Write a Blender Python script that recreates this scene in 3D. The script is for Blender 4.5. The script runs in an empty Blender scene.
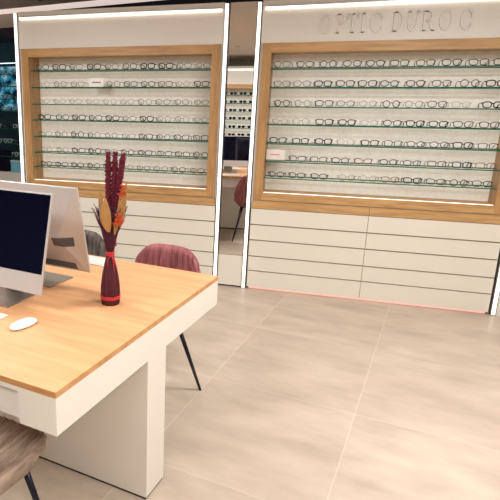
import bpy, bmesh, math, random
from mathutils import Vector, Matrix
random.seed(7)
PI = math.pi
COL = bpy.context.scene.collection
sc = bpy.context.scene

# ------------------------------------------------------------------ materials
def lin(c):
    c = c / 255.0
    return c / 12.92 if c <= 0.04045 else ((c + 0.055) / 1.055) ** 2.4
def rgb(r, g, b): return (lin(r), lin(g), lin(b), 1)

def mat(name, col, rough=0.5, metal=0.0, spec=0.5, emit=None, estr=0.0, bump=0.0, bscale=40, var=0.0, vscale=6):
    m = bpy.data.materials.new(name); m.use_nodes = True
    nt = m.node_tree; b = nt.nodes['Principled BSDF']
    b.inputs['Base Color'].default_value = col
    b.inputs['Roughness'].default_value = rough
    b.inputs['Metallic'].default_value = metal
    b.inputs['Specular IOR Level'].default_value = spec
    if emit:
        b.inputs['Emission Color'].default_value = emit
        b.inputs['Emission Strength'].default_value = estr
    tc = nt.nodes.new('ShaderNodeTexCoord')
    if var > 0:
        n = nt.nodes.new('ShaderNodeTexNoise'); n.inputs['Scale'].default_value = vscale; n.inputs['Detail'].default_value = 4
        nt.links.new(tc.outputs['Object'], n.inputs['Vector'])
        r = nt.nodes.new('ShaderNodeMapRange'); r.inputs['To Min'].default_value = 1 - var; r.inputs['To Max'].default_value = 1 + var
        nt.links.new(n.outputs['Fac'], r.inputs['Value'])
        h = nt.nodes.new('ShaderNodeHueSaturation'); h.inputs['Color'].default_value = col
        nt.links.new(r.outputs['Result'], h.inputs['Value']); nt.links.new(h.outputs['Color'], b.inputs['Base Color'])
    if bump > 0:
        n = nt.nodes.new('ShaderNodeTexNoise'); n.inputs['Scale'].default_value = bscale
        nt.links.new(tc.outputs['Object'], n.inputs['Vector'])
        bp = nt.nodes.new('ShaderNodeBump'); bp.inputs['Strength'].default_value = bump; bp.inputs['Distance'].default_value = 0.01
        nt.links.new(n.outputs['Fac'], bp.inputs['Height']); nt.links.new(bp.outputs['Normal'], b.inputs['Normal'])
    return m

def wood(name, c1, c2, axis, rough=0.45, scale=9):
    """oak veneer: noise stretched along one object axis"""
    m = bpy.data.materials.new(name); m.use_nodes = True
    nt = m.node_tree; b = nt.nodes['Principled BSDF']; b.inputs['Roughness'].default_value = rough
    tc = nt.nodes.new('ShaderNodeTexCoord'); mp = nt.nodes.new('ShaderNodeMapping')
    s = [scale * 4] * 3; s[axis] = scale * 0.35
    mp.inputs['Scale'].default_value = s
    nt.links.new(tc.outputs['Object'], mp.inputs['Vector'])
    n = nt.nodes.new('ShaderNodeTexNoise'); n.inputs['Scale'].default_value = 1; n.inputs['Detail'].default_value = 7; n.inputs['Roughness'].default_value = 0.62
    n.inputs['Distortion'].default_value = 0.35
    nt.links.new(mp.outputs['Vector'], n.inputs['Vector'])
    r = nt.nodes.new('ShaderNodeValToRGB')
    r.color_ramp.elements[0].position = 0.33; r.color_ramp.elements[0].color = c1
    r.color_ramp.elements[1].position = 0.62; r.color_ramp.elements[1].color = c2
    nt.links.new(n.outputs['Fac'], r.inputs['Fac']); nt.links.new(r.outputs['Color'], b.inputs['Base Color'])
    return m

def floor_mat():
    m = bpy.data.materials.new('stone_floor_tiles'); m.use_nodes = True
    nt = m.node_tree; N = nt.nodes; L = nt.links; b = N['Principled BSDF']
    tc = N.new('ShaderNodeTexCoord'); mp = N.new('ShaderNodeMapping'); mp.vector_type = 'TEXTURE'
    mp.inputs['Rotation'].default_value = (0, 0, -0.189)
    L.new(tc.outputs['Object'], mp.inputs['Vector'])
    sx = N.new('ShaderNodeSeparateXYZ'); L.new(mp.outputs['Vector'], sx.inputs['Vector'])
    def M(op, a, bb=None):
        n = N.new('ShaderNodeMath'); n.operation = op
        for i, v in enumerate((a, bb)):
            if v is None: continue
            if isinstance(v, (int, float)): n.inputs[i].default_value = v
            else: L.new(v, n.inputs[i])
        return n.outputs[0]
    def seam(c, off, size):
        t = M('DIVIDE', M('SUBTRACT', c, off), size)
        f = M('FRACT', t); d = M('MULTIPLY', M('MINIMUM', f, M('SUBTRACT', 1.0, f)), size)
        return d, M('FLOOR', t)
    d1, i1 = seam(sx.outputs[0], 0.608, 0.776)
    d2, i2 = seam(sx.outputs[1], -0.869, 0.834)
    d = M('MINIMUM', d1, d2)
    g = N.new('ShaderNodeMapRange'); g.inputs['From Min'].default_value = 0.0016; g.inputs['From Max'].default_value = 0.0042
    g.inputs['To Min'].default_value = 1; g.inputs['To Max'].default_value = 0; L.new(d, g.inputs['Value'])
    wn = N.new('ShaderNodeTexWhiteNoise'); cb = N.new('ShaderNodeCombineXYZ'); L.new(i1, cb.inputs[0]); L.new(i2, cb.inputs[1]); L.new(cb.outputs[0], wn.inputs['Vector'])
    n1 = N.new('ShaderNodeTexNoise'); n1.inputs['Scale'].default_value = 2.3; n1.inputs['Detail'].default_value = 7; n1.inputs['Roughness'].default_value = .6
    mp2 = N.new('ShaderNodeMapping'); mp2.inputs['Scale'].default_value = (1.0, 2.2, 1)
    L.new(mp.outputs['Vector'], mp2.inputs['Vector'])
    add = N.new('ShaderNodeVectorMath'); add.operation = 'ADD'; L.new(mp2.outputs[0], add.inputs[0])
    sc_ = N.new('ShaderNodeVectorMath'); sc_.operation = 'SCALE'; sc_.inputs['Scale'].default_value = 20; L.new(wn.outputs['Color'], sc_.inputs[0]); L.new(sc_.outputs[0], add.inputs[1])
    L.new(add.outputs[0], n1.inputs['Vector'])
    r = N.new('ShaderNodeValToRGB'); e = r.color_ramp.elements
    e[0].position = .3; e[0].color = rgb(178, 161, 146); e[1].position = .7; e[1].color = rgb(207, 191, 173)
    x = e.new(.5); x.color = rgb(195, 178, 161)
    L.new(n1.outputs['Fac'], r.inputs['Fac'])
    hs = N.new('ShaderNodeHueSaturation'); L.new(r.outputs['Color'], hs.inputs['Color'])
    L.new(M('ADD', .96, M('MULTIPLY', wn.outputs['Value'], .08)), hs.inputs['Value'])
    mx = N.new('ShaderNodeMix'); mx.data_type = 'RGBA'; L.new(M('MULTIPLY', g.outputs['Result'], .5), mx.inputs['Factor'])
    L.new(hs.outputs['Color'], mx.inputs[6]); mx.inputs[7].default_value = rgb(222, 206, 184)
    L.new(mx.outputs[2], b.inputs['Base Color'])
    b.inputs['Roughness'].default_value = .42; b.inputs['Specular IOR Level'].default_value = .35
    bp = N.new('ShaderNodeBump'); bp.inputs['Strength'].default_value = .25; bp.inputs['Distance'].default_value = .003; bp.invert = True
    L.new(g.outputs['Result'], bp.inputs['Height']); L.new(bp.outputs['Normal'], b.inputs['Normal'])
    return m

def clear_mat(name, tint, gloss=0.12):
    m = bpy.data.materials.new(name); m.use_nodes = True
    nt = m.node_tree; N = nt.nodes; L = nt.links; N.remove(N['Principled BSDF'])
    t = N.new('ShaderNodeBsdfTransparent'); t.inputs['Color'].default_value = tint
    g = N.new('ShaderNodeBsdfGlossy'); g.inputs['Roughness'].default_value = .05
    fr = N.new('ShaderNodeFresnel'); fr.inputs['IOR'].default_value = 1.45
    mm = N.new('ShaderNodeMath'); mm.operation = 'MULTIPLY'; mm.inputs[1].default_value = gloss * 8
    L.new(fr.outputs[0], mm.inputs[0]); mm.use_clamp = True
    mx = N.new('ShaderNodeMixShader'); L.new(mm.outputs[0], mx.inputs[0]); L.new(t.outputs[0], mx.inputs[1]); L.new(g.outputs[0], mx.inputs[2])
    L.new(mx.outputs[0], N['Material Output'].inputs['Surface'])
    return m

def backpanel_mat():
    """cream back panel with a faint lace-like relief pattern"""
    m = mat('cream_relief_panel', rgb(246, 243, 236), .6)
    nt = m.node_tree; N = nt.nodes; L = nt.links; b = N['Principled BSDF']
    tc = N['Texture Coordinate'] if 'Texture Coordinate' in N else N.new('ShaderNodeTexCoord')
    v = N.new('ShaderNodeTexVoronoi'); v.feature = 'DISTANCE_TO_EDGE'; v.inputs['Scale'].default_value = 20
    n = N.new('ShaderNodeTexNoise'); n.inputs['Scale'].default_value = 9; n.inputs['Detail'].default_value = 5
    L.new(tc.outputs['Object'], n.inputs['Vector'])
    ad = N.new('ShaderNodeMix'); ad.data_type = 'VECTOR'; ad.inputs['Factor'].default_value = .18
    L.new(tc.outputs['Object'], ad.inputs[4]); L.new(n.outputs['Color'], ad.inputs[5]); L.new(ad.outputs[1], v.inputs['Vector'])
    r = N.new('ShaderNodeMapRange'); r.inputs['From Max'].default_value = .12; r.inputs['To Min'].default_value = .95; r.inputs['To Max'].default_value = 1.02
    L.new(v.outputs['Distance'], r.inputs['Value'])
    h = N.new('ShaderNodeHueSaturation'); h.inputs['Color'].default_value = rgb(246, 243, 236); L.new(r.outputs['Result'], h.inputs['Value'])
    L.new(h.outputs['Color'], b.inputs['Base Color'])
    return m

def velvet(name, c1, c2, rough=.75, nap=1.0):
    m = bpy.data.materials.new(name); m.use_nodes = True
    nt = m.node_tree; N = nt.nodes; L = nt.links; b = N['Principled BSDF']
    b.inputs['Roughness'].default_value = rough
    b.inputs['Sheen Weight'].default_value = .6; b.inputs['Sheen Roughness'].default_value = .35; b.inputs['Sheen Tint'].default_value = c2
    tc = N.new('ShaderNodeTexCoord'); mp = N.new('ShaderNodeMapping'); mp.inputs['Scale'].default_value = (22, 3, 3)
    L.new(tc.outputs['Object'], mp.inputs['Vector'])
    n = N.new('ShaderNodeTexNoise'); n.inputs['Scale'].default_value = 2.2 * nap; n.inputs['Detail'].default_value = 6; n.inputs['Roughness'].default_value = .65
    L.new(mp.outputs['Vector'], n.inputs['Vector'])
    r = N.new('ShaderNodeValToRGB'); r.color_ramp.elements[0].position = .35; r.color_ramp.elements[0].color = c1
    r.color_ramp.elements[1].position = .68; r.color_ramp.elements[1].color = c2
    L.new(n.outputs['Fac'], r.inputs['Fac']); L.new(r.outputs['Color'], b.inputs['Base Color'])
    return m

WHITE = mat('cream_lacquer', rgb(228, 224, 217), .45, spec=.4)
DRAWER = mat('cream_drawer_lacquer', rgb(225, 219, 206), .5, spec=.4)
DESKW = mat('white_desk_lacquer', rgb(228, 222, 212), .4, spec=.4)
GAPM = mat('shadow_gap_brown', rgb(150, 134, 104), .8)
OAKX = wood('oak_grain_along', rgb(170, 128, 82), rgb(200, 158, 106), 0)
OAKZ = wood('oak_grain_upright', rgb(160, 118, 72), rgb(190, 147, 96), 2)
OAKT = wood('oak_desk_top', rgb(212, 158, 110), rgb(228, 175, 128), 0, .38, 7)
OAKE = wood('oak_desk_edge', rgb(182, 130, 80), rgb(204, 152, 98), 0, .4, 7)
LED = mat('led_strip_glow', rgb(255, 250, 240), .5, emit=rgb(255, 246, 232), estr=1.7)
BLED = mat('warm_base_glow', rgb(255, 244, 232), .5, emit=rgb(255, 242, 234), estr=1.4)
LEDP = mat('led_post_glow', rgb(255, 252, 246), .5, emit=rgb(255, 250, 242), estr=1.5)
PINKLED = mat('pink_plinth_glow', rgb(255, 200, 190), .5, emit=rgb(255, 190, 182), estr=.45)
ALU = mat('brushed_aluminium', rgb(200, 198, 196), .32, metal=.9)
ALUP = mat('satin_silver_housing', rgb(206, 202, 200), .45, metal=.35)
ALUD = mat('grey_stand_metal', rgb(168, 162, 156), .3, metal=.7)
BLACKG = mat('dark_screen_glass', rgb(5, 8, 30), .05, spec=.3)
DARK = mat('dark_rear_grey', rgb(88, 86, 92), .5)
NAVY = mat('dark_navy_paint', rgb(24, 24, 40), .5)
BLACKM = mat('black_leg_metal', rgb(9, 9, 34), .35, metal=.2)
MIRR = mat('mirror_silver', (.86, .86, .85, 1), .0, metal=1.0)
GEDGE = mat('green_glass_edge', rgb(22, 96, 78), .15)
GLASS = clear_mat('clear_shelf_glass', (.96, .99, .97, 1), .02)
LENS = clear_mat('clear_lens', (.97, .97, .97, 1), .02)
SUNL = mat('dark_sunglass_lens', rgb(14, 14, 22), .12)
PLAST = mat('white_plastic', rgb(240, 236, 232), .3)
KEYM = mat('white_key_caps', rgb(228, 226, 224), .45)
CARD = mat('white_card', rgb(246, 244, 240), .6)
INK = mat('dark_print', rgb(70, 66, 66), .7)
PINKINK = mat('pink_print', rgb(206, 110, 130), .7)
ACRY = mat('frosted_acrylic', rgb(236, 226, 218), .25)
ACRB = mat('acrylic_base_green', rgb(110, 130, 112), .3)
CEIL = mat('grey_taupe_ceiling_paint', rgb(192, 184, 176), .8)
WALLP = mat('taupe_wall_paint', rgb(168, 158, 146), .8)
TRIMW = mat('white_ceiling_trim', rgb(226, 214, 208), .6)
FLOOR = floor_mat()
BACK = backpanel_mat()
ROSE = velvet('dusty_rose_velvet', rgb(120, 60, 66), rgb(172, 104, 106))
TAUPE = velvet('taupe_grey_velvet', rgb(44, 38, 36), rgb(118, 106, 98))
BROWNV = velvet('brown_taupe_velvet', rgb(100, 80, 66), rgb(168, 146, 128), nap=1.1)
FR = {
 'K': ('black', mat('black_acetate', rgb(14, 14, 18), .25)),
 'k': ('dark brown', mat('dark_tortoise_acetate', rgb(28, 22, 24), .28)),
 'g': ('grey metal', mat('grey_frame_metal', rgb(70, 64, 62), .35, metal=.3)),
 'f': ('pale clear', mat('pale_clear_acetate', rgb(150, 134, 118), .25)),
 'b': ('light brown', mat('light_brown_acetate', rgb(128, 78, 52), .28)),
 'r': ('dark red', mat('dark_red_acetate', rgb(132, 32, 46), .28)),
 'w': ('white', mat('white_acetate', rgb(206, 226, 232), .28)),
}

# ------------------------------------------------------------------ helpers
def bx(bm, x0, x1, y0, y1, z0, z1, mi=0, bevel=0.0):
    vs = [bm.verts.new(p) for p in [(x0,y0,z0),(x1,y0,z0),(x1,y1,z0),(x0,y1,z0),(x0,y0,z1),(x1,y0,z1),(x1,y1,z1),(x0,y1,z1)]]
    fs = []
    for q in [(0,3,2,1),(4,5,6,7),(0,1,5,4),(1,2,6,5),(2,3,7,6),(3,0,4,7)]:
        f = bm.faces.new([vs[i] for i in q]); f.material_index = mi; fs.append(f)
    if bevel > 0:
        es = list({e for f in fs for e in f.edges})
        bmesh.ops.bevel(bm, geom=es, offset=bevel, segments=2, affect='EDGES', profile=.6)
    return bm

def tube(bm, pts, rad, n=6, mi=0, closed=False, cap=True):
    """tube along points, rad a number or list"""
    P = [Vector(p) for p in pts]; m = len(P)
    R = rad if isinstance(rad, (list, tuple)) else [rad] * m
    rings = []; up = None
    for i in range(m):
        if closed: t = (P[(i+1) % m] - P[i-1])
        else: t = P[min(i+1, m-1)] - P[max(i-1, 0)]
        t.normalize()
        if up is None:
            a = Vector((0, 0, 1)) if abs(t.z) < .9 else Vector((1, 0, 0))
            up = (a - t * a.dot(t)).normalized()
        else:
            up = (up - t * up.dot(t)).normalized()
        s = t.cross(up)
        rings.append([bm.verts.new(P[i] + (up * math.cos(2*PI*k/n) + s * math.sin(2*PI*k/n)) * R[i]) for k in range(n)])
    for i in range(m if closed else m-1):
        a, b = rings[i], rings[(i+1) % m]
        off = 0
        if closed and i == m-1:
            off = min(range(n), key=lambda o: (b[o].co - a[0].co).length)
        for k in range(n):
            f = bm.faces.new((a[k], a[(k+1) % n], b[(k+1+off) % n], b[(k+off) % n])); f.material_index = mi; f.smooth = True
    if cap and not closed:
        f = bm.faces.new(rings[0][::-1]); f.material_index = mi
        f = bm.faces.new(rings[-1]); f.material_index = mi
    return bm

def lathe(bm, prof, n=24, mi=0, flute=0, amp=0.0):
    rings = []
    for (r, z) in prof:
        rings.append([bm.verts.new(((r * (1 + amp * math.cos(flute * 2*PI*k/n))) * math.cos(2*PI*k/n), (r * (1 + amp * math.cos(flute * 2*PI*k/n))) * math.sin(2*PI*k/n), z)) for k in range(n)])
    for a, b in zip(rings, rings[1:]):
        for k in range(n):
            f = bm.faces.new((a[k], a[(k+1) % n], b[(k+1) % n], b[k])); f.material_index = mi; f.smooth = True
    bm.faces.new(rings[0][::-1]); bm.faces.new(rings[-1])
    return bm

def obj(name, bm, mats, parent=None, loc=None, rot=None):
    me = bpy.data.meshes.new(name)
    bmesh.ops.recalc_face_normals(bm, faces=bm.faces)
    bm.to_mesh(me); bm.free()
    for m in (mats if isinstance(mats, (list, tuple)) else [mats]): me.materials.append(m)
    o = bpy.data.objects.new(name, me); COL.objects.link(o)
    if parent: o.parent = parent
    if loc: o.location = loc
    if rot: o.rotation_euler = rot
    return o
def B(*a, **k): return bx(bmesh.new(), *a, **k)
def tag(o, label, cat, group=None, kind=None):
    o['label'] = label
    if cat: o['category'] = cat
    if group: o['group'] = group
    if kind: o['kind'] = kind
    return o
def thing(name, label, cat, loc=(0,0,0), rz=0, group=None):
    o = bpy.data.objects.new(name, None); COL.objects.link(o)
    o.empty_display_size = .1; o.location = loc; o.rotation_euler = (0, 0, rz)
    return tag(o, label, cat, group)
def struct(name, bm, m, label=None, loc=None, rot=None):
    o = obj(name, bm, m, None, loc, rot); o['kind'] = 'structure'
    o['label'] = label or name.replace('_', ' ')
    return o

YAW = -0.189
E = Vector((-math.sin(YAW), math.cos(YAW), 0)); G = Vector((math.cos(YAW), math.sin(YAW), 0))

# ------------------------------------------------------------------ room shell
H = 2.45
struct('floor', B(-6.5, 3.4, -6.4, 2.6, -.05, 0), FLOOR, 'beige stone-look square floor tiles')
# ceiling ends along an edge parallel to the tiles; dark recess beyond it
o = struct('ceiling', B(-3.2, 8.4, -9.2, -.0, H, H+.06), CEIL, 'grey taupe ceiling', (-3.05, 1.02, 0), (0, 0, YAW))
EDGEGLOW = mat('added_edge_glow', rgb(240, 228, 222), .6, emit=rgb(255, 236, 228), estr=.5)  # weak glow added on the trim to brighten the ceiling edge
struct('trim_1', B(-3.4, 7.2, -.20, 0.0, H-.012, H+.001), EDGEGLOW, 'softly glowing strip added to brighten the ceiling edge', (-3.05, 1.02, 0), (0, 0, YAW))
struct('ceiling_recess', B(-3.6, 7.2, 0, 2.2, H+.12, H+.18), NAVY, 'dark ceiling recess behind the display cabinets', (-3.05, 1.02, 0), (0, 0, YAW))
o = struct('wall_back', B(-.06, 7.2, .22, .30, 0, H+.2), NAVY, 'dark navy wall behind the display cabinets', (-3.05, 1.02, 0), (0, 0, YAW))
struct('wall_front', B(-6.5, 3.4, -6.16, -6.08, 0, H), WALLP, 'taupe wall facing the display cabinets')
struct('wall_right', B(3.3, 3.38, -6.2, 1.0, 0, H), WALLP, 'taupe side wall')
struct('wall_left', B(-6.4, -6.32, -6.2, 2.6, 0, H), WALLP, 'taupe far side wall')

# ------------------------------------------------------------------ display cabinets
SZ = [1.795, 1.653, 1.508, 1.370, 1.222, 1.082, .951]
def drawer_rows(z): return [(.566, .694), (.435, .556), (.296, .425), (.168, .286)]
def cabinet(label, x0, x1, y=0.0, flip=False, letters=False, seam=None, simple=False):
    """x0..x1 outer body; front face at y=0 local, depth away from viewer"""
    t = thing('display_cabinet', label, 'display cabinet', ((x0+x1)/2, y, 0), PI if flip else 0)
    w = (x1 - x0) / 2
    fo = w - .018                      # outer half width of oak frame
    fi = fo - .068                     # inner half width
    zt, zb = 1.902, .832
    # carcass
    bm = bmesh.new()
    bx(bm, -w, w, .02, .30, .02, .70, 0)
    bx(bm, -w, w, .0, .30, 1.97, 2.27, 0)
    bx(bm, -w, -fi-.01, .012, .30, .70, 1.97, 0); bx(bm, fi+.01, w, .012, .30, .70, 1.97, 0)
    bx(bm, -w, w, .20, .30, .70, 1.97, 0)
    obj('carcass', bm, WHITE, t)
    obj('back_panel', B(-fi-.005, fi+.005, .190, .199, zb-.01, zt+.01), BACK, t)
    # oak frame with reveals
    bm = bmesh.new()
    bx(bm, -fo, -fi, -.006, .195, .77, 1.97, 1, .002); bx(bm, fi, fo, -.006, .195, .77, 1.97, 1, .002)
    bx(bm, -fi, fi, -.006, .195, zt, 1.97, 0); bx(bm, -fi, fi, -.006, .195, .77, zb, 0)
    obj('oak_frame', bm, [OAKX, OAKZ], t)
    # oak ledge below the frame
    bm = bmesh.new()
    if seam is None: bx(bm, -fo-.006, fo+.006, -.004, .02, .699, .762)
    else:
        bx(bm, -fo-.006, seam-.0015, -.004, .02, .699, .762); bx(bm, seam+.0015, fo+.006, -.004, .02, .699, .762)
    obj('oak_ledge', bm, OAKX, t)
    bm = B(-fo, fo, .0, .02, .76, .772); obj('shadow_gap', bm, GAPM, t)
    # shelves
    for z in SZ:
        bm = bmesh.new()
        bx(bm, -fi+.002, fi-.002, .028, .188, z-.008, z, 0)
        for f in bm.faces:
            if abs(f.normal.y) > .5: pass
        bm.normal_update()
        for f in bm.faces:
            if abs(f.normal.z) < .5: f.material_index = 1
        obj('glass_shelf', bm, [GLASS, GEDGE], t)
    # light strip on the header
    s = obj('light_strip', B(-fo+.004, fo-.004, -.014, .0, 2.207, 2.223), LED, t)
    obj('strip_housing', B(-fo, fo, -.018, .0, 2.223, 2.229), ALU, s)
    obj('base_light', B(-fi+.01, fi-.01, .002, .016, zb-.001, zb+.002), BLED, t)
    # drawers
    cols = [(-w+.006, w-.006)] if seam is None else [(-w+.006, seam-.0018), (seam+.0018, w-.006)]
    obj('drawer_backing', B(-w+.004, w-.004, .012, .02, .02, .70), GAPM, t)
    for (a, b) in cols:
        for (z0, z1) in drawer_rows(0):
            obj('drawer', B(a, b, .0, .012, z0, z1, bevel=.001), DRAWER, t)
        obj('plinth', B(a, b, .002, .012, .02, .159), DRAWER, t)
    g = obj('plinth_light', B(-w+.02, w-.02, .016, .022, .004, .016), PINKLED, t)
    obj('plinth_foot', B(-w+.01, w-.01, .03, .28, 0, .02), NAVY, t)
    return t, fi

cabL, fiL = cabinet('cream display cabinet with oak frame and plain header, behind the desk', -2.603, -.806, seam=-.0)
cabR, fiR = cabinet('cream display cabinet with oak frame and raised shop lettering on its header', -.519, 1.305, seam=.387-.393)

# lettering on the right-hand header (raised, cream fronts, sides darkened as shade)
def ann(bm, cx, cy, ro, ry, ri, riy, a0, a1, d, n=22):
    prev = None
    for i in range(n+1):
        a = math.radians(a0 + (a1-a0)*i/n); c, s = math.cos(a), math.sin(a)
        pts = [(cx+ro*c, cy+ry*s), (cx+ri*c, cy+riy*s)]
        cur = [bm.verts.new((x, yy, z)) for yy in (0, -d) for (x, z) in pts]   # outer back, inner back, outer front, inner front
        if prev:
            for (p, q) in ((0, 2), (2, 3), (3, 1), (1, 0)):
                bm.faces.new((prev[p], prev[q], cur[q], cur[p]))
        else: bm.faces.new((cur[0], cur[1], cur[3], cur[2]))
        prev = cur
    bm.faces.new((prev[0], prev[2], prev[3], prev[1]))
def glyph(ch, d=.007):
    bm = bmesh.new(); th = .05
    r = lambda x0, x1, z0, z1: bx(bm, x0, x1, -d, 0, z0, z1)
    def stem(x, w=.17, z0=0, z1=1, top=True, bot=True):
        r(x-w/2, x+w/2, z0, z1)
        if top: r(x-w/2-.1, x+w/2+.1, 1-th, 1)
        if bot: r(x-w/2-.1, x+w/2+.1, 0, th)
    if ch == 'O': ann(bm, .5, .5, .48, .52, .29, .46, 0, 360, d, 40)
    if ch == 'C':
        ann(bm, .52, .5, .48, .52, .29, .46, 42, 318, d, 34); r(.82, .90, .62, .92); r(.82, .88, .1, .3)
    if ch == 'I': stem(.5, .34)
    if ch == 'T':
        stem(.5, .2, top=False); r(.02, .98, 1-th*1.2, 1); r(.02, .08, .72, 1); r(.92, .98, .72, 1)
    if ch in 'PR':
        stem(.24, .19); r(.3, .5, 1-th, 1); r(.3, .5, .47, .47+th)
        ann(bm, .5, .735, .42, .265, .22, .215, -90, 90, d)
    if ch == 'R':
        v = [(.48, .5), (.66, .5), (1.0, .0), (.8, .0)]
        f = [bm.verts.new((x, -d, z)) for x, z in v]; b = [bm.verts.new((x, 0, z)) for x, z in v]
        bm.faces.new(f); bm.faces.new(b[::-1])
        for i in range(4): bm.faces.new((f[i], f[(i+1) % 4], b[(i+1) % 4], b[i]))
        r(.74, 1.06, 0, th)
    if ch == 'D':
        stem(.24, .19); r(.3, .46, 1-th, 1); r(.3, .46, 0, th); ann(bm, .46, .5, .5, .5, .3, .45, -90, 90, d, 26)
    if ch == 'U':
        stem(.22, .19, .3, 1, bot=False); stem(.82, .1, .3, 1, bot=False)
        ann(bm, .5, .32, .375, .34, .19, .27, 180, 360, d, 22)
    return bm
spans = [('O',-.101,-.018),('P',.010,.085),('T',.089,.165),('I',.172,.222),('C',.240,.330),('D',.385,.468),('U',.479,.562),('R',.574,.660),('O',.684,.778),('C',.812,.893)]
cx = (-.519+1.305)/2
LSIDE = mat('shaded_letter_sides', rgb(152, 134, 110), .6)  # sides coloured darker to stand in for shade around each letter
for ch, a, b in spans:
    g = glyph(ch, .008)
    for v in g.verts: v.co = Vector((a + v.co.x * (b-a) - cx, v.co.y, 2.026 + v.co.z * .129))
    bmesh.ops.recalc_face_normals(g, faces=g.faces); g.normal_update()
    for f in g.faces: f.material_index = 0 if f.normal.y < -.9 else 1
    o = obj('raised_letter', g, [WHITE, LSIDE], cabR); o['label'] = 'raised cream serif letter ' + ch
# ------------------------------------------------------------------ LED posts
def post(x, label, foot=0.0):
    t = thing('light_post', label, 'light', (x, -.012, 0), 0, 'upright light posts beside the display cabinets')
    obj('post_profile', B(-.016, .016, 0, .05, .0, 2.262), ALU, t)
    obj('light_tube', B(-.0115, .0115, -.006, .0, .012, 2.258, bevel=.002), LEDP, t)
post(-2.622, 'glowing white upright light post beside the dark glass display case')
post(-.787, 'glowing white upright light post just left of the narrow mirror')
post(-.540, 'glowing white upright light post between the mirror and the lettered cabinet')
post(1.330, 'glowing white upright light post at the far right end of the lettered cabinet')
struct('wall_panel', B(1.352, 2.6, 0.0, .3, 0, 2.27), WHITE, 'cream wall panel beyond the last light post')

# ------------------------------------------------------------------ mirror between the cabinets
t = thing('wall_mirror', 'tall narrow mirror between the two display cabinets', 'mirror', (-.6635, .012, .285))
TILT = math.radians(.5); MYAW = -.5
obj('mirror_glass', B(-.102, .102, 0, .006, 0, 1.985), MIRR, t, loc=(0, -.008, 0), rot=(-TILT, 0, math.radians(MYAW)))
bm = bmesh.new(); bx(bm, -.104, .104, .028, .04, -.0, 1.985); bx(bm, -.104, -.102, -.002, .03, 0, 1.985); bx(bm, .102, .104, -.002, .03, 0, 1.985)
obj('mirror_frame', bm, NAVY, t)
t = thing('plinth_panel', 'plain cream panel below the narrow mirror', 'panel', (-.6635, 0, 0))
obj('panel_front', B(-.104, .104, .004, .05, .015, .282, bevel=.001), DRAWER, t)
obj('panel_foot', B(-.1, .1, .02, .05, 0, .015), NAVY, t)

# ------------------------------------------------------------------ eyeglasses
def rim_pts(style, s):
    """outline of one lens, s = -1/1 side; x,z relative to the frame centre"""
    a, c = .0265, .0215; out = []
    for i in range(18):
        t = 2*PI*i/18; ct, st = math.cos(t), math.sin(t)
        if style == 'round': x, z = .0235*ct, .0235*st
        elif style == 'oval': x, z = .0265*ct, .020*st
        elif style == 'square':
            e = .55; x = .0265*math.copysign(abs(ct)**e, ct); z = .0195*math.copysign(abs(st)**e, st)
        elif style == 'cat':
            e = .7; x = .027*math.copysign(abs(ct)**e, ct); z = .020*math.copysign(abs(st)**e, st)
            z += .006 * max(0, ct)**2 * (1 if st > -.2 else .3)
        else:
            e = .75; x = .0265*math.copysign(abs(ct)**e, ct)*(1+.08*st); z = .0205*math.copysign(abs(st)**e, st)
        out.append((s*(x+.0335), z+.0235))
    return out
_gc = {}
def glasses_meshes(style, thick, code, sun=False):
    key = (style, thick, code, sun)
    if key in _gc: return _gc[key]
    m = FR[code][1]; res = []
    bm = bmesh.new()
    for s in (-1, 1):
        p = [(x, -.012*abs(x/.068)**2*-1, z) for x, z in rim_pts(style, s)]
        tube(bm, p, thick, 6, closed=True)
    tube(bm, [(-.009, 0, .029), (-.004, -.001, .0325), (.004, -.001, .0325), (.009, 0, .029)], thick*.95, 6)
    for s in (-1, 1): tube(bm, [(s*.058, .009, .034), (s*.068, .014, .036)], thick*1.05, 6)
    me = bpy.data.meshes.new('front_frame'); bm.to_mesh(me); bm.free(); me.materials.append(m); res.append(('front_frame', me))
    for s in (-1, 1):
        bm = bmesh.new()
        tube(bm, [(s*.067, .012, .036), (s*.069, .03, .0355), (s*.067, .09, .031), (s*.063, .112, .020), (s*.061, .126, .005)], [thick*.9, thick*.8, thick*.8, thick*.9, thick], 6)
        me = bpy.data.meshes.new('temple'); bm.to_mesh(me); bm.free(); me.materials.append(m); res.append(('temple', me))
    for s in (-1, 1):
        bm = bmesh.new(); p = rim_pts(style, s)
        ring = [bm.verts.new((x, .012*abs(x/.068)**2, z)) for x, z in p]
        ring2 = [bm.verts.new((x, .012*abs(x/.068)**2+.0015, z)) for x, z in p]
        bm.faces.new(ring); bm.faces.new(ring2[::-1])
        for i in range(len(ring)): bm.faces.new((ring[i], ring[(i+1) % 18], ring2[(i+1) % 18], ring2[i]))
        me = bpy.data.meshes.new('lens'); bm.to_mesh(me); bm.free(); me.materials.append(SUNL if sun else LENS); res.append(('lens', me))
    _gc[key] = res
    return res
def glasses(name, x, y, z, style, thick, code, label, cat, group, rz=0.0, scale=1.0, sun=False):
    t = bpy.data.objects.new(name, None); COL.objects.link(t)
    t.location = (x, y, z + thick*.4); t.rotation_euler = (0, 0, rz); t.scale = (scale,)*3; t.empty_display_size = .05
    tag(t, label, cat, group)
    for n, me in glasses_meshes(style, thick, code, sun):
        c = bpy.data.objects.new(n, me); COL.objects.link(c); c.parent = t
    return t
ORD = ['first','second','third','fourth','fifth','sixth','seventh','eighth','ninth','tenth','eleventh','twelfth']
SHELF = ['top','second','third','fourth','fifth','sixth','bottom']
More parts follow.
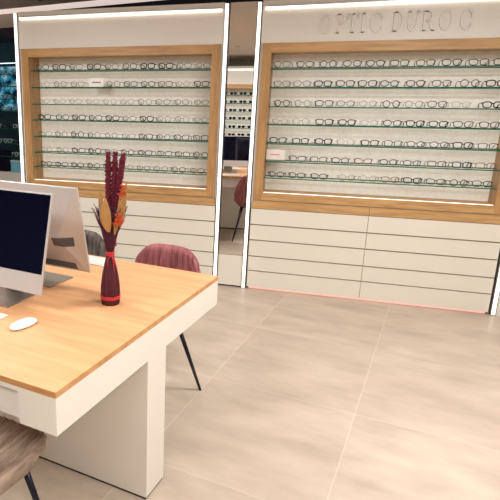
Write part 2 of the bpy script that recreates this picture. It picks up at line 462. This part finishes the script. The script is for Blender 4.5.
RROWS = [
 ("gkkkkkkkkk", [-0.354,-0.183,-0.016,0.154,0.313,0.475,0.647,0.814,0.983,1.135]),
 ("ggKkkkKkkK", [-0.343,-0.193,-0.039,0.119,0.274,0.425,0.599,0.769,0.947,1.110]),
 ("kgkgfkgkfK", [-0.333,-0.178,-0.019,0.137,0.295,0.454,0.606,0.761,0.915,1.109]),
 ("ffKKfkKKkk", [-0.337,-0.180,-0.006,0.160,0.318,0.477,0.633,0.785,0.947,1.111]),
 ("KKKfKkkkKk", [-0.342,-0.170,0.003,0.165,0.337,0.501,0.656,0.810,0.966,1.125]),
 ("kbkrkkkKb", [-0.184,-0.020,0.140,0.305,0.485,0.648,0.815,0.978,1.132]),
 ("kkkffbKkkk", [-0.338,-0.178,-0.008,0.200,0.355,0.510,0.667,0.825,0.977,1.130])]
LROWS = [
 ("kkgKgkKKgg", [-2.415,-2.255,-2.096,-1.925,-1.761,-1.599,-1.441,-1.285,-1.130,-0.975]),
 ("fgggkkbfkK", [-2.412,-2.245,-2.080,-1.745,-1.591,-1.437,-1.285,-1.250+.115,-1.111+.13,0]),
 ("ffffffgggg", [-2.415,-2.259,-2.103,-1.939,-1.780,-1.620,-1.460,-1.303,-1.141,-0.975]),
 ("KkKkKgKggg", [-2.415,-2.235,-2.075,-1.915,-1.755,-1.600,-1.445,-1.290,-1.133,-0.975]),
 ("ggkgggkkkk", [-2.410,-2.249,-2.091,-1.930,-1.768,-1.609,-1.451,-1.291,-1.133,-0.971]),
 ("fgkkgkKkkk", [-2.406,-2.244,-2.084,-1.928,-1.772,-1.615,-1.455,-1.279,-1.121,-0.966]),
 ("kkkkkgggkb", [-2.412,-2.255,-2.098,-1.940,-1.783,-1.625,-1.468,-1.310,-1.153,-0.990])]
STY = {'K': ['square','cat','panto','square'], 'k': ['panto','square','cat','round','oval'], 'g': ['round','panto','oval'], 'f': ['round','oval','panto'], 'b': ['panto','square'], 'r': ['cat'], 'w': ['round','square']}
SHN = {'square': 'square', 'cat': 'cat-eye', 'panto': 'rounded', 'round': 'round', 'oval': 'oval'}
TH = {'K': .0036, 'k': .0029, 'g': .0019, 'f': .0016, 'b': .0026, 'r': .0028, 'w': .0026}
def fill(rows, cab, side):
    for ri, (codes, xs) in enumerate(rows):
        n = 0
        for ci, (c, x) in enumerate(zip(codes, xs)):
            if x == 0: continue
            st = random.choice(STY[c]); th = TH[c] * random.uniform(.9, 1.12)
            th = round(th, 4)
            lab = f"{FR[c][0]} {SHN[st]} eyeglasses, {ORD[n]} pair along the {SHELF[ri]} shelf of {side} cabinet"
            glasses('eyeglasses', x, .055 + random.uniform(-.004, .004), SZ[ri], st, th, c, lab, 'eyeglasses', f'eyeglasses in the {side} display cabinet', random.uniform(-.07, .07), random.uniform(.97, 1.03))
            n += 1
fill(RROWS, cabR, 'lettered')
fill(LROWS, cabL, 'plain-headed')

# sign cards on the shelves
t = thing('brand_card', 'white card with small dark print on second shelf of the plain-headed cabinet', 'sign', (-1.897, .045, SZ[1]))
obj('card', B(-.070, .070, -.003, .003, 0, .074), CARD, t)
bm = bmesh.new(); x = -.036
for wd in (.008, .006, .008, .004, .010, .007, .009, .005, .006): bx(bm, x, x+wd, -.0042, -.003, .032, .041); x += wd + .002
obj('print', bm, INK, t)
t = thing('brand_block', 'clear acrylic block with pink print on sixth shelf of the lettered cabinet', 'sign', (-.352, .045, SZ[5]))
obj('acrylic_block', B(-.072, .072, -.004, .010, .012, .092, bevel=.001), ACRY, t)
obj('block_base', B(-.074, .074, -.010, .022, 0, .012), ACRB, t)
bm = bmesh.new(); x = -.045
for wd in (.007, .006, .008, .005, .009, .007, .006, .008, .004): bx(bm, x, x+wd, -.0055, -.004, .048, .057); x += wd + .0022
obj('print', bm, PINKINK, t)

# ------------------------------------------------------------------ opposite wall cabinet (seen in the mirror)
cabO, fiO = cabinet('cream display cabinet of sunglasses on the opposite wall, reflected in the mirror', -2.35, -.55, y=-5.40, flip=True, seam=None)
for ri in range(7):
    for k in range(6):
        c = random.choice('KKk'); x = -2.02 + k*.17
        st = random.choice(['square', 'panto', 'cat'])
        glasses('sunglasses', x, -5.46, SZ[ri], st, .003, c, f"dark {SHN[st]} sunglasses, {ORD[k]} pair along the {SHELF[ri]} shelf of opposite-wall cabinet", 'sunglasses', 'sunglasses on the opposite wall', PI + random.uniform(-.05, .05), 1.0, sun=True)

# ------------------------------------------------------------------ desk
A = Vector((-.638, -3.245, 0))
# desk local frame: x = -t (t runs to the left), y = s (depth)
t = thing('desk', 'long white desk with oak top and thick central leg panel', 'desk', A, YAW)
LEN = 2.5; DW = 1.219
bm = B(-LEN, 0, 0, DW, .7205, .740)
bm.normal_update()
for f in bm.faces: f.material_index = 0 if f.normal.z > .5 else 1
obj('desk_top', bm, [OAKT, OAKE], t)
bm = bmesh.new()
bx(bm, -.137, 0, 0, DW, .602, .7205)
bx(bm, -LEN, -.137, .022, DW-.022, .602, .7205)
bx(bm, -1.0, -.137, 0, .022, .706, .7205); bx(bm, -LEN, -1.0, 0, .022, .602, .7205); bx(bm, -LEN, -1.0, DW-.022, DW, .602, .7205)
obj('apron', bm, DESKW, t)
for (y0, y1) in ((.008, .022), (DW-.022, DW-.012)):
    d = obj('drawer', B(-.99, -.142, y0, y1, .612, .705, bevel=.001), DESKW, t)
bm = B(-LEN, 0, .536, .684, .012, .602)
obj('leg_panel', bm, DESKW, t)
obj('plinth_strip', B(-LEN+.005, -.004, .540, .680, 0, .012), NAVY, t)
def Wp(tt, s, z=.74): return A - G*tt + E*s + Vector((0, 0, z))

# ------------------------------------------------------------------ all-in-one computers
def computer(label, origin, rz, ybot, foot0, foot1, zb=.077, tilt=14):
    t = thing('desktop_computer', label, 'computer', origin, rz, 'all-in-one computers on the desk')
    Wd, Hh = .264, .380; ta = math.radians(tilt)
    M_ = Matrix.Translation((0, ybot, zb)) @ Matrix.Rotation(-ta, 4, 'X')
    def body(bm): bmesh.ops.transform(bm, matrix=M_, verts=bm.verts); return bm
    # housing: thin edge, bulging towards the middle of the back
    bm = bmesh.new(); nu, nv = 64, 60
    def depth(u, v):
        hh = (v+1)/2*Hh; x = abs(u)*Wd
        a = .046*(1-(hh-.165)/.235) if hh > .165 else .046*hh/.165
        return .006 + max(0, min(a, (Wd-x)*.42))
    back = [[bm.verts.new((u*Wd, depth(u, v), (v+1)/2*Hh)) for u in [-1+2*i/nu for i in range(nu+1)]] for v in [-1+2*j/nv for j in range(nv+1)]]
    front = [[bm.verts.new((u*Wd, 0, (v+1)/2*Hh)) for u in (-1, 1)] for v in (-1, 1)]
    for j in range(nv):
        for i in range(nu):
            bm.faces.new((back[j][i], back[j][i+1], back[j+1][i+1], back[j+1][i]))
    bm.faces.new((front[0][0], front[1][0], front[1][1], front[0][1]))
    bm.faces.new([front[0][0], front[0][1]] + back[0][::-1]); bm.faces.new([front[1][1], front[1][0]] + back[nv][:])
    bm.faces.new([front[1][0], front[0][0]] + [back[j][0] for j in range(nv+1)])
    bm.faces.new([front[0][1], front[1][1]] + [back[j][nu] for j in range(nv, -1, -1)])
    h = obj('housing', body(bm), ALUP, t); h['label'] = 'satin silver rear housing'
    bm = B(-Wd, Wd, -.0025, .0, .0, Hh, bevel=.001); obj('front_bezel', body(bm), ALUP, t)
    s = obj('screen', body(B(-Wd+.006, Wd-.006, -.0038, -.0025, .076, Hh-.006)), BLACKG, t); s['label'] = 'dark switched-off screen'
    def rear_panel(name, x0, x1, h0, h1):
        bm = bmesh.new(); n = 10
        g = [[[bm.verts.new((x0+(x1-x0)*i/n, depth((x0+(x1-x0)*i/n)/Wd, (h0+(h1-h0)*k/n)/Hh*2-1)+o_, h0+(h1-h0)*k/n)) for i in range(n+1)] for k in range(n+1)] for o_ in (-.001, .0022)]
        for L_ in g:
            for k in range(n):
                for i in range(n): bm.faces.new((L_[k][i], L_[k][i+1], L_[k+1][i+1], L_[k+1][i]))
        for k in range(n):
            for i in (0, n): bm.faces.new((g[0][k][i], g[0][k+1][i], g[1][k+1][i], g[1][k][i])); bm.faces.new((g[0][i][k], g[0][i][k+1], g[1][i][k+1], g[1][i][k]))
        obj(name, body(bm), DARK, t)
    rear_panel('dark_rear_patch', -.222, -.128, .128, .168)  # dark grey patch on the lower side of the back
    rear_panel('underside_shade_strip', -.205, .205, .010, .042)  # dark strip stands in for shade on the downward lower bevel
    # stand neck
    up = M_ @ Vector((0, .040, .135))
    bm = bmesh.new(); n = 10; prof = []
    p0 = Vector((0, foot1-.004, .006)); p1 = Vector((0, foot1+.012, .08)); p2 = Vector((0, up.y+.03, up.z-.05)); p3 = up
    for i in range(n+1):
        q = i/n; prof.append(p0*(1-q)**3 + p1*3*q*(1-q)**2 + p2*3*q*q*(1-q) + p3*q**3)
    prev = None
    for p in prof:
        cur = [bm.verts.new((sx*.05, p.y+dy, p.z)) for sx, dy in ((-1, 0), (1, 0), (1, .006), (-1, .006))]
        if prev:
            for k in range(4): bm.faces.new((prev[k], prev[(k+1) % 4], cur[(k+1) % 4], cur[k]))
        else: bm.faces.new(cur)
        prev = cur
    bm.faces.new(prev)
    obj('stand_neck', bm, ALUD, t)
    obj('stand_foot', B(-.107, .107, foot0, foot1, 0, .006, bevel=.0015), ALUD, t)
    return t
computer('all-in-one computer in the foreground with its dark screen facing the near chair', Wp(.664, .50), YAW, -.07, -.084, .080)
computer('all-in-one computer showing its silver back, behind the nearer one', Wp(.672, .775), YAW+PI, .005, -.080, .085, zb=.075, tilt=12.5)

def keyboard(label, tt, s, rz):
    t = thing('keyboard', label, 'keyboard', Wp(tt, s), rz, 'white keyboards on the desk')
    bm = bmesh.new(); bx(bm, -.140, .140, -.057, .057, 0.001, .006, bevel=.001)
    obj('keyboard_base', bm, PLAST, t)
    bm = bmesh.new()
    for r in range(5):
        for c in range(14):
            x = -.134 + c*.0193; y = -.050 + r*.0205
            if r == 0 and 4 <= c <= 8:
                if c == 4: bx(bm, x, x+.094, y, y+.017, .006, .0085)
                continue
            bx(bm, x, x+.0165, y, y+.017, .006, .0085)
    k = obj('key_field', bm, KEYM, t); k['kind'] = 'stuff'
    return t
keyboard('white keyboard beside the mouse, in front of the dark screen', .637, .298, YAW)
keyboard('white keyboard beyond the vase, near the desk edge by the rose chair', .680, 1.128, YAW+PI)

def mouse(label, tt, s, rz):
    t = thing('computer_mouse', label, 'computer mouse', Wp(tt, s), rz)
    bm = bmesh.new(); n = 24; rows = 8
    rings = []
    for j in range(rows+1):
        q = j/rows; r = math.cos(q*PI/2)**.55 if j < rows else 0.04; z = .004 + .016*math.sin(q*PI/2)
        rings.append([bm.verts.new((.029*r*math.copysign(abs(math.cos(a))**.85, math.cos(a)), .060*r*math.copysign(abs(math.sin(a))**.85, math.sin(a)), z)) for a in [2*PI*k/n for k in range(n)]])
    for a, b in zip(rings, rings[1:]):
        for k in range(n):
            f = bm.faces.new((a[k], a[(k+1) % n], b[(k+1) % n], b[k])); f.smooth = True
    bm.faces.new(rings[0][::-1]); bm.faces.new(rings[-1])
    obj('mouse_shell', bm, PLAST, t)
    bm = bmesh.new(); tube(bm, [(.006*math.cos(a), -.018+.008*math.sin(a), .0196) for a in [2*PI*k/12 for k in range(12)]], .0006, 5, closed=True)
    obj('mouse_mark', bm, ALUD, t)
    obj('mouse_base', B(-.022, .022, -.048, .048, 0, .005), ALUD, t)
mouse('white computer mouse lying on the oak desk top', .388, .315, YAW-.10)

# ------------------------------------------------------------------ dried flower bundle
VC = Wp(.242, .665)
t = thing('dried_flower_bundle', 'bundle of dried maroon stems tied in red, with flower spikes, on the desk', 'dried flowers', VC)
PURP = mat('dried_maroon_stems', rgb(92, 34, 44), .7, var=.35, vscale=60)
PURP2 = mat('dried_purple_twigs', rgb(78, 26, 56), .7, var=.35, vscale=60)
SPIKE = mat('maroon_flower_spike', rgb(104, 16, 44), .8, var=.6, vscale=90)
LEAF = mat('tan_dried_leaf', rgb(176, 130, 76), .7, var=.2, vscale=30)
REDR = mat('red_raffia', rgb(196, 40, 46), .6, var=.2, vscale=60)
ORNG = mat('orange_dried_blossom', rgb(206, 72, 28), .7, var=.3, vscale=80)
bm = bmesh.new()
prof = [(.034,.0),(.0355,.012),(.036,.03),(.0365,.05),(.0355,.075),(.033,.10),(.029,.125),(.024,.15),(.0185,.175),(.0145,.192),(.0125,.205),(.0125,.218)]
def prof_r(z):
    for (r0, z0), (r1, z1) in zip(prof, prof[1:]):
        if z <= z1: return r0 + (r1-r0)*(z-z0)/(z1-z0)
    return prof[-1][0]
lathe(bm, [(r*.93, z) for r, z in prof], 48)
for k in range(44):
    a = 2*PI*k/44 + random.uniform(-.04, .04); tw = random.uniform(-.12, .12)
    tube(bm, [((prof_r(z))*math.cos(a+tw*z*4), (prof_r(z))*math.sin(a+tw*z*4), z) for _, z in prof], random.uniform(.0014, .0024), 5)
obj('stem_body', bm, PURP, t)
def ring(z, r, rr, name, m, n=30):
    b = bmesh.new()
    for dz in (-rr*1.6, 0, rr*1.6): tube(b, [((r)*math.cos(2*PI*k/n), (r)*math.sin(2*PI*k/n), z+dz+.001*math.sin(5*k)) for k in range(n)], rr, 6, closed=True)
    return obj(name, b, m, t)
ring(.030, .0378, .0028, 'raffia_band', REDR)
b2 = ring(.206, .0145, .0032, 'raffia_knot', REDR)
bm = bmesh.new()
for s, ln in ((1, .05), (1.5, .035), (-1, .03)):
    tube(bm, [(.010, -.014, .206), (.010+.010*s, -.022, .19), (.012+.013*s, -.026, .206-ln), (.014+.014*s, -.026, .200-ln*1.25)], [.0022, .002, .0016, .001], 5)
obj('raffia_tail', bm, REDR, t)
# fan of thin dried twigs
bm = bmesh.new()
for k in range(300):
    a = random.uniform(0, 2*PI); q = random.uniform(.02, 1)**.6; hh = random.uniform(.10, .19)
    R_ = .072*q*hh/.17; tip = Vector((R_*math.cos(a), R_*.7*math.sin(a), .212+hh))
    base = Vector((.010*math.cos(a), .010*math.sin(a), .205))
    mid = base.lerp(tip, .5) + Vector((-.006*math.cos(a), -.006*math.sin(a), .01))
    tube(bm, [base, mid, tip], [.0026, .0028, .0010], 4)
    if q > .5:
        for j in range(6):
            s_ = .62 + .07*j; p = mid.lerp(tip, (s_-.5)*2)
            d = Vector((random.uniform(-1, 1), random.uniform(-1, 1), random.uniform(.3, 1))).normalized()*random.uniform(.007, .016)
            tube(bm, [p, p+d], [.0009, .0006], 3)
o = obj('dried_twigs', bm, PURP2, t); o['kind'] = 'stuff'
def spike(pts, r, name='flower_spike'):
    bm = bmesh.new(); n = 12; P = []
    for i in range(46):
        q = i/45*(len(pts)-1); a = min(int(q), len(pts)-2); P.append(Vector(pts[a]).lerp(Vector(pts[a+1]), q-a))
    tube(bm, P, [r*.75*(1 if i < 42 else (46-i)/4) for i in range(46)], 10)
    for i in range(0, 46):
        for k in range(7):
            a = 2*PI*k/7 + i*1.3; rr = r*(.78 if i < 42 else .5)
            c = P[i] + Vector((math.cos(a)*rr, math.sin(a)*rr, random.uniform(-.002, .002)))
            bmesh.ops.create_icosphere(bm, subdivisions=1, radius=random.uniform(.0022, .0058), matrix=Matrix.Translation(c))
    for f in bm.faces: f.smooth = True
    return obj(name, bm, SPIKE, t)
# spikes: (x along photo right = world x roughly)
spike([(-.002, 0, .24), (-.006, 0, .42), (-.006, 0, .592)], .0122)
spike([(.008, .006, .24), (.014, .006, .42), (.020, .006, .594)], .0122)
spike([(.014, .0, .24), (.031, 0, .44), (.046, 0, .53), (.055, 0, .590)], .0112)
def leaf(base, tip, wd, bend, name='dried_leaf'):
    bm = bmesh.new(); n = 12; rows = []
    base, tip = Vector(base), Vector(tip); d = (tip-base).normalized(); side = d.cross(Vector((0, 1, 0))).normalized()
    for i in range(n+1):
        q = i/n; w = wd*math.sin(PI*min(1, q*.93+.05))**.8*(1 if q < .6 else 1-(q-.6)*.6); c = base.lerp(tip, q) + Vector((0, bend*math.sin(PI*q), 0))
        if i == n: w = .0005
        rows.append([bm.verts.new(c + side*w*u + Vector((0, -abs(u)*w*.35 + dy, 0))) for dy in (0, .0012) for u in (-1, -.5, 0, .5, 1)])
    for a, b in zip(rows, rows[1:]):
        for k in range(4):
            bm.faces.new((a[k], a[k+1], b[k+1], b[k])).smooth = True; bm.faces.new((a[5+k], b[5+k], b[6+k], a[6+k])).smooth = True
        bm.faces.new((a[0], b[0], b[5], a[5])); bm.faces.new((a[4], a[9], b[9], b[4]))
    return obj(name, bm, LEAF, t)
leaf((.010, -.038, .30), (.0, -.045, .432), .023, -.010)
leaf((-.014, -.01, .33), (-.038, -.01, .460), .011, -.006)
leaf((.046, -.012, .32), (.074, -.016, .492), .016, -.010)
leaf((.030, -.03, .29), (.046, -.03, .40), .010, .004)
for cs in ([(.060, -.03, .475), (.064, -.03, .455), (.058, -.03, .445)], [(.050, -.048, .350), (.058, -.048, .358), (.042, -.048, .340), (.054, -.05, .366), (.064, -.045, .346)]):
    bm = bmesh.new()
    for c in cs:
        for j in range(14):
            v = Vector(c) + Vector((random.gauss(0, .0055), random.gauss(0, .004), random.gauss(0, .0065)))
            bmesh.ops.create_icosphere(bm, subdivisions=1, radius=random.uniform(.002, .0042), matrix=Matrix.Translation(v))
    for f in bm.faces: f.smooth = True
    obj('blossom', bm, ORNG, t)

# ------------------------------------------------------------------ chairs
def closed_grid(bm, nu, nv, fpos):
    """fpos(u, v, side) -> point; side 0 front / 1 back; closed shell"""
    g = [[[bm.verts.new(fpos(-1+2*i/nu, j/nv, s)) for i in range(nu+1)] for j in range(nv+1)] for s in (0, 1)]
    for s in (0, 1):
        for j in range(nv):
            for i in range(nu):
                f = bm.faces.new((g[s][j][i], g[s][j][i+1], g[s][j+1][i+1], g[s][j+1][i])); f.smooth = True
    for j in range(nv):
        for i in (0, nu): bm.faces.new((g[0][j][i], g[0][j+1][i], g[1][j+1][i], g[1][j][i])).smooth = True
    for i in range(nu):
        for j in (0, nv): bm.faces.new((g[0][j][i], g[0][j][i+1], g[1][j][i+1], g[1][j][i])).smooth = True
    return bm
def lerp_tab(tab, v):
    for (a, x), (b, y) in zip(tab, tab[1:]):
        if v <= b:
            q = (v-a)/(b-a); q = q*q*(3-2*q); return x + (y-x)*q
    return tab[-1][1]
def chair(label, loc, rz, m, group='velvet chairs around the desk', top=.79, nch=11, wide=False):
    t = thing('velvet_chair', label, 'chair', loc, rz, group)
    ridge = lambda u: .0085 * abs(math.sin(PI*nch*(u+1)/2))**.6
    z0 = .405; Hh = top - z0
    wt = [(0, .165), (.2, .205), (.45, .222), (.7, .210), (.9, .186), (1, .168)]
    def fb(u, v, s):
        w = lerp_tab(wt, v)
        z = z0 + Hh*v*(1 - .15*abs(u)**5)
        y = -.185 - .075*v + .10*(abs(u)**2.2)*(.45+.55*(1-v)) - .02*math.sin(PI*v)
        ed = max(abs(u), abs(2*v-1)); th = .022*math.sqrt(max(.03, 1-ed**7)) + (ridge(u) if ed < .97 else 0)*(1 if v > .05 else 0)
        return Vector((w*u, y + (th if s == 0 else -th), z))
    obj('backrest', closed_grid(bmesh.new(), 88, 22, fb), m, t)
    ws = [(0, .165), (.25, .205), (.6, .215), (.9, .2), (1, .18)] if not wide else [(0, .2), (.25, .235), (.6, .24), (.9, .215), (1, .19)]
    def fs(u, v, s):
        w = lerp_tab(ws, v)
        y = -.20 + .425*v*(1 - .07*abs(u)**4) ; ed = max(abs(u), abs(2*v-1))
        th = .030*math.sqrt(max(.03, 1-ed**7)); rg = ridge(u) if ed < .97 else 0
        zc = .448 + .018*abs(u)**3 - .010*math.sin(PI*v)
        return Vector((w*u, y, zc + (th+rg if s == 0 else -th)))
    obj('seat', closed_grid(bmesh.new(), 88, 22, fs), m, t)
    bm = bmesh.new(); bx(bm, -.13, .13, -.14, .15, .395, .415); obj('seat_frame', bm, BLACKM, t)
    for sx, sy, fx, fy in ((-1, -1, .215, -.222), (1, -1, .215, -.222), (-1, 1, .175, .200), (1, 1, .175, .200)):
        bm = bmesh.new(); k_ = .035 if wide else 0; tube(bm, [(sx*(.115+k_), .12*sy, .405), (sx*(fx+k_), fy, .0)], [.0125, .0075], 10)
        obj('leg', bm, BLACKM, t)
    return t
chair('dusty rose velvet chair with channelled back and black legs, at the far side of desk', (-.772, -1.985, 0), YAW+PI, ROSE, top=.785)
chair('taupe grey velvet chair with channelled back, beside the rose chair and behind the dried flowers', (-1.36, -1.815, 0), YAW+PI, TAUPE, top=.785)
p = Wp(.345, -.055, 0)
chair('brown velvet chair pushed under the near side of the desk', (p.x, p.y, 0), YAW, BROWNV, top=.785, wide=True)

# ------------------------------------------------------------------ far left glass display case
base = (-3.05, 1.02, 0)
t = thing('glass_display_case', 'dark glass display case with cold blue light beyond the left-hand cabinet', 'display case', base, YAW)
CYAN = mat('cold_lit_case_back', rgb(34, 62, 76), .4, emit=rgb(60, 150, 180), estr=.012, var=.7, vscale=9)
CLED = mat('cold_led_glow', rgb(230, 250, 255), .5, emit=rgb(215, 245, 255), estr=1.3)
bm = bmesh.new()
bx(bm, -1.7, .1, .36, .42, .72, 2.30); bx(bm, -1.7, .1, -.02, .36, 2.20, 2.30); bx(bm, -.11, -.075, -.02, .02, .74, 2.2); bx(bm, .02, .1, .0, .36, .74, 2.2); bx(bm, -1.7, -1.66, -.02, .36, .74, 2.2)
obj('case_frame', bm, NAVY, t)
obj('case_back', B(-1.66, .02, .345, .36, .74, 2.2), CYAN, t)
obj('case_base', B(-1.7, .1, -.04, .42, 0, .74), WHITE, t)
CGLOW = mat('added_cyan_glow', rgb(30, 70, 86), .3)
nt = CGLOW.node_tree; n_ = nt.nodes.new('ShaderNodeTexNoise'); n_.inputs['Scale'].default_value = 9; n_.inputs['Detail'].default_value = 5
nt.links.new(nt.nodes['Texture Coordinate'].outputs['Object'], n_.inputs['Vector'])
r_ = nt.nodes.new('ShaderNodeValToRGB'); r_.color_ramp.elements[0].position = .42; r_.color_ramp.elements[0].color = rgb(6, 20, 34)
r_.color_ramp.elements[1].position = .66; r_.color_ramp.elements[1].color = rgb(200, 240, 246); e_ = r_.color_ramp.elements.new(.54); e_.color = rgb(40, 140, 172)
nt.links.new(n_.outputs['Fac'], r_.inputs['Fac']); nt.links.new(r_.outputs['Color'], nt.nodes['Principled BSDF'].inputs['Emission Color']); nt.nodes['Principled BSDF'].inputs['Emission Strength'].default_value = .5
obj('added_glow_panel', B(-1.55, -.12, .335, .345, 1.44, 1.93), CGLOW, t)  # glowing noise panel added to imitate bright patches inside the case
s = obj('case_light', B(-1.6, -.06, .02, .04, 1.938, 1.945), CLED, t)
CZ = [1.83, 1.70, 1.56, 1.43, 1.235, 1.065, .915]
for z in CZ: obj('glass_shelf', B(-1.65, .015, .03, .34, z-.008, z), [GEDGE], t)
struct('wall_bulkhead', B(-1.8, .1, -.03, .42, 2.30, H+.2), WALLP, 'grey brown bulkhead over the dark display case', base, (0, 0, YAW))
for ri, z in enumerate(CZ):
    for k in range(4):
        x = -.17 - .155*k; c = 'w' if (ri+k) % 3 else 'K'
        p = Vector(base) + G*x + E*.07
        st = random.choice(['square', 'round', 'panto'])
        glasses('eyeglasses', p.x, p.y, z, st, .0032, c, f"{FR[c][0]} {SHN[st]} eyeglasses, {ORD[k]} pair along {SHELF[ri]} shelf of the dark glass case", 'eyeglasses', 'eyeglasses in the dark glass case', YAW)
p = Vector(base) + G*(-.30) + E*.0
BLUE = mat('light_blue_carton', rgb(120, 190, 214), .4, var=.2, vscale=30)
t = thing('blue_box', 'light blue box on the base of the dark glass case', 'box', (p.x, p.y, .74), YAW)
obj('box_body', B(-.085, .085, .0, .07, 0, .12, bevel=.003), BLUE, t); obj('box_lid', B(-.087, .087, -.002, .072, .12, .135, bevel=.002), mat('pale_blue_lid', rgb(190, 226, 236), .4), t)
p = Vector(base) + G*(-.52) + E*.0
t = thing('tablet_stand', 'dark tilted tablet display beside the blue box', 'tablet', (p.x, p.y, .74), YAW)
obj('tablet', B(-.10, .10, 0, .012, .01, .25, bevel=.003), BLACKG, t, rot=(-.25, 0, 0)); obj('stand_foot', B(-.06, .06, -.01, .10, 0, .01), NAVY, t)

# ------------------------------------------------------------------ ceiling fittings and light
def area(x, y, sx, sy, pw, col=(1, .988, .975)):
    l = bpy.data.lights.new('added_panel_lamp', 'AREA'); l.shape = 'RECTANGLE'; l.size = sx; l.size_y = sy; l.energy = pw; l.color = col
    return l
PANEL = mat('added_panel_glow', rgb(255, 250, 240), .5, emit=rgb(255, 246, 234), estr=2.0)
def panel(x, y, sx, sy, pw, label):  # unseen fixtures added to light the room, kept out of view
    t = thing('added_ceiling_light', label, 'added ceiling light', (x, y, H))
    obj('fixture_frame', B(-sx/2-.02, sx/2+.02, -sy/2-.02, sy/2+.02, -.02, 0), TRIMW, t)
    obj('diffuser', B(-sx/2, sx/2, -sy/2, sy/2, -.026, -.02), PANEL, t)
    l = area(x, y, sx, sy, pw); o = bpy.data.objects.new('lamp', l); COL.objects.link(o); o.parent = t; o.location = (0, 0, -.03)
panel(.75, -1.9, 1.2, .5, 36, 'unseen added ceiling panel light above the aisle in front of the lettered cabinet')
panel(1.2, -3.9, 1.2, .6, 44, 'unseen added ceiling panel light above the open floor near the viewer')
panel(-2.35, -1.9, 1.0, .5, 32, 'unseen added ceiling panel light in front of the plain-headed cabinet')
panel(-2.4, -3.9, 1.2, .6, 34, 'unseen added ceiling panel light above the desk')
panel(-.3, -4.9, .9, .3, 12, 'unseen added ceiling panel light near the opposite wall')
def downlight(x, y, label, r=.035):
    t = thing('ceiling_spotlight', label, 'spotlight', (x, y, H))
    bm = bmesh.new(); lathe(bm, [(r, -.004), (r*1.25, -.012), (r*1.3, 0)], 24)
    obj('spot_ring', bm, TRIMW, t)
    bm = bmesh.new(); lathe(bm, [(r*.8, -.010), (r*.85, -.004)], 24); obj('spot_core', bm, NAVY, t)
downlight(-1.42, -4.15, 'small round ceiling spotlight reflected near the top of the mirror')
downlight(-2.64, .48, 'small dark ceiling spotlight above the left-hand cabinet')

w = bpy.data.worlds.new('World'); sc.world = w; w.use_nodes = True
w.node_tree.nodes['Background'].inputs[0].default_value = (1, .95, .9, 1); w.node_tree.nodes['Background'].inputs[1].default_value = .3

# ------------------------------------------------------------------ camera
f, pi_, ro, ya = 540.21, .261861, .0103424, -.311839
fw = Vector((math.sin(ya)*math.cos(pi_), math.cos(ya)*math.cos(pi_), -math.sin(pi_)))
r = Vector((math.cos(ya), -math.sin(ya), 0)); u = r.cross(fw)
R_ = r*math.cos(ro) + u*math.sin(ro); U_ = -r*math.sin(ro) + u*math.cos(ro)
cam = bpy.data.cameras.new('camera'); co = bpy.data.objects.new('camera', cam); COL.objects.link(co)
mw = Matrix.Identity(4)
for i in range(3): mw[i][0], mw[i][1], mw[i][2] = R_[i], U_[i], -fw[i]
mw.translation = Vector((0, -4.43851, 1.50566))
co.matrix_world = mw
cam.sensor_width = 36; cam.lens = f/500*36; cam.shift_x = (250-144.61)/500; cam.clip_start = .05
sc.camera = co
sc.view_settings.view_transform = 'Standard'; sc.view_settings.look = 'None'; sc.view_settings.gamma = 1
sc.view_settings.exposure = 0.42
sc.cycles.use_denoising = True
sc.cycles.max_bounces = 10; sc.cycles.transparent_max_bounces = 24
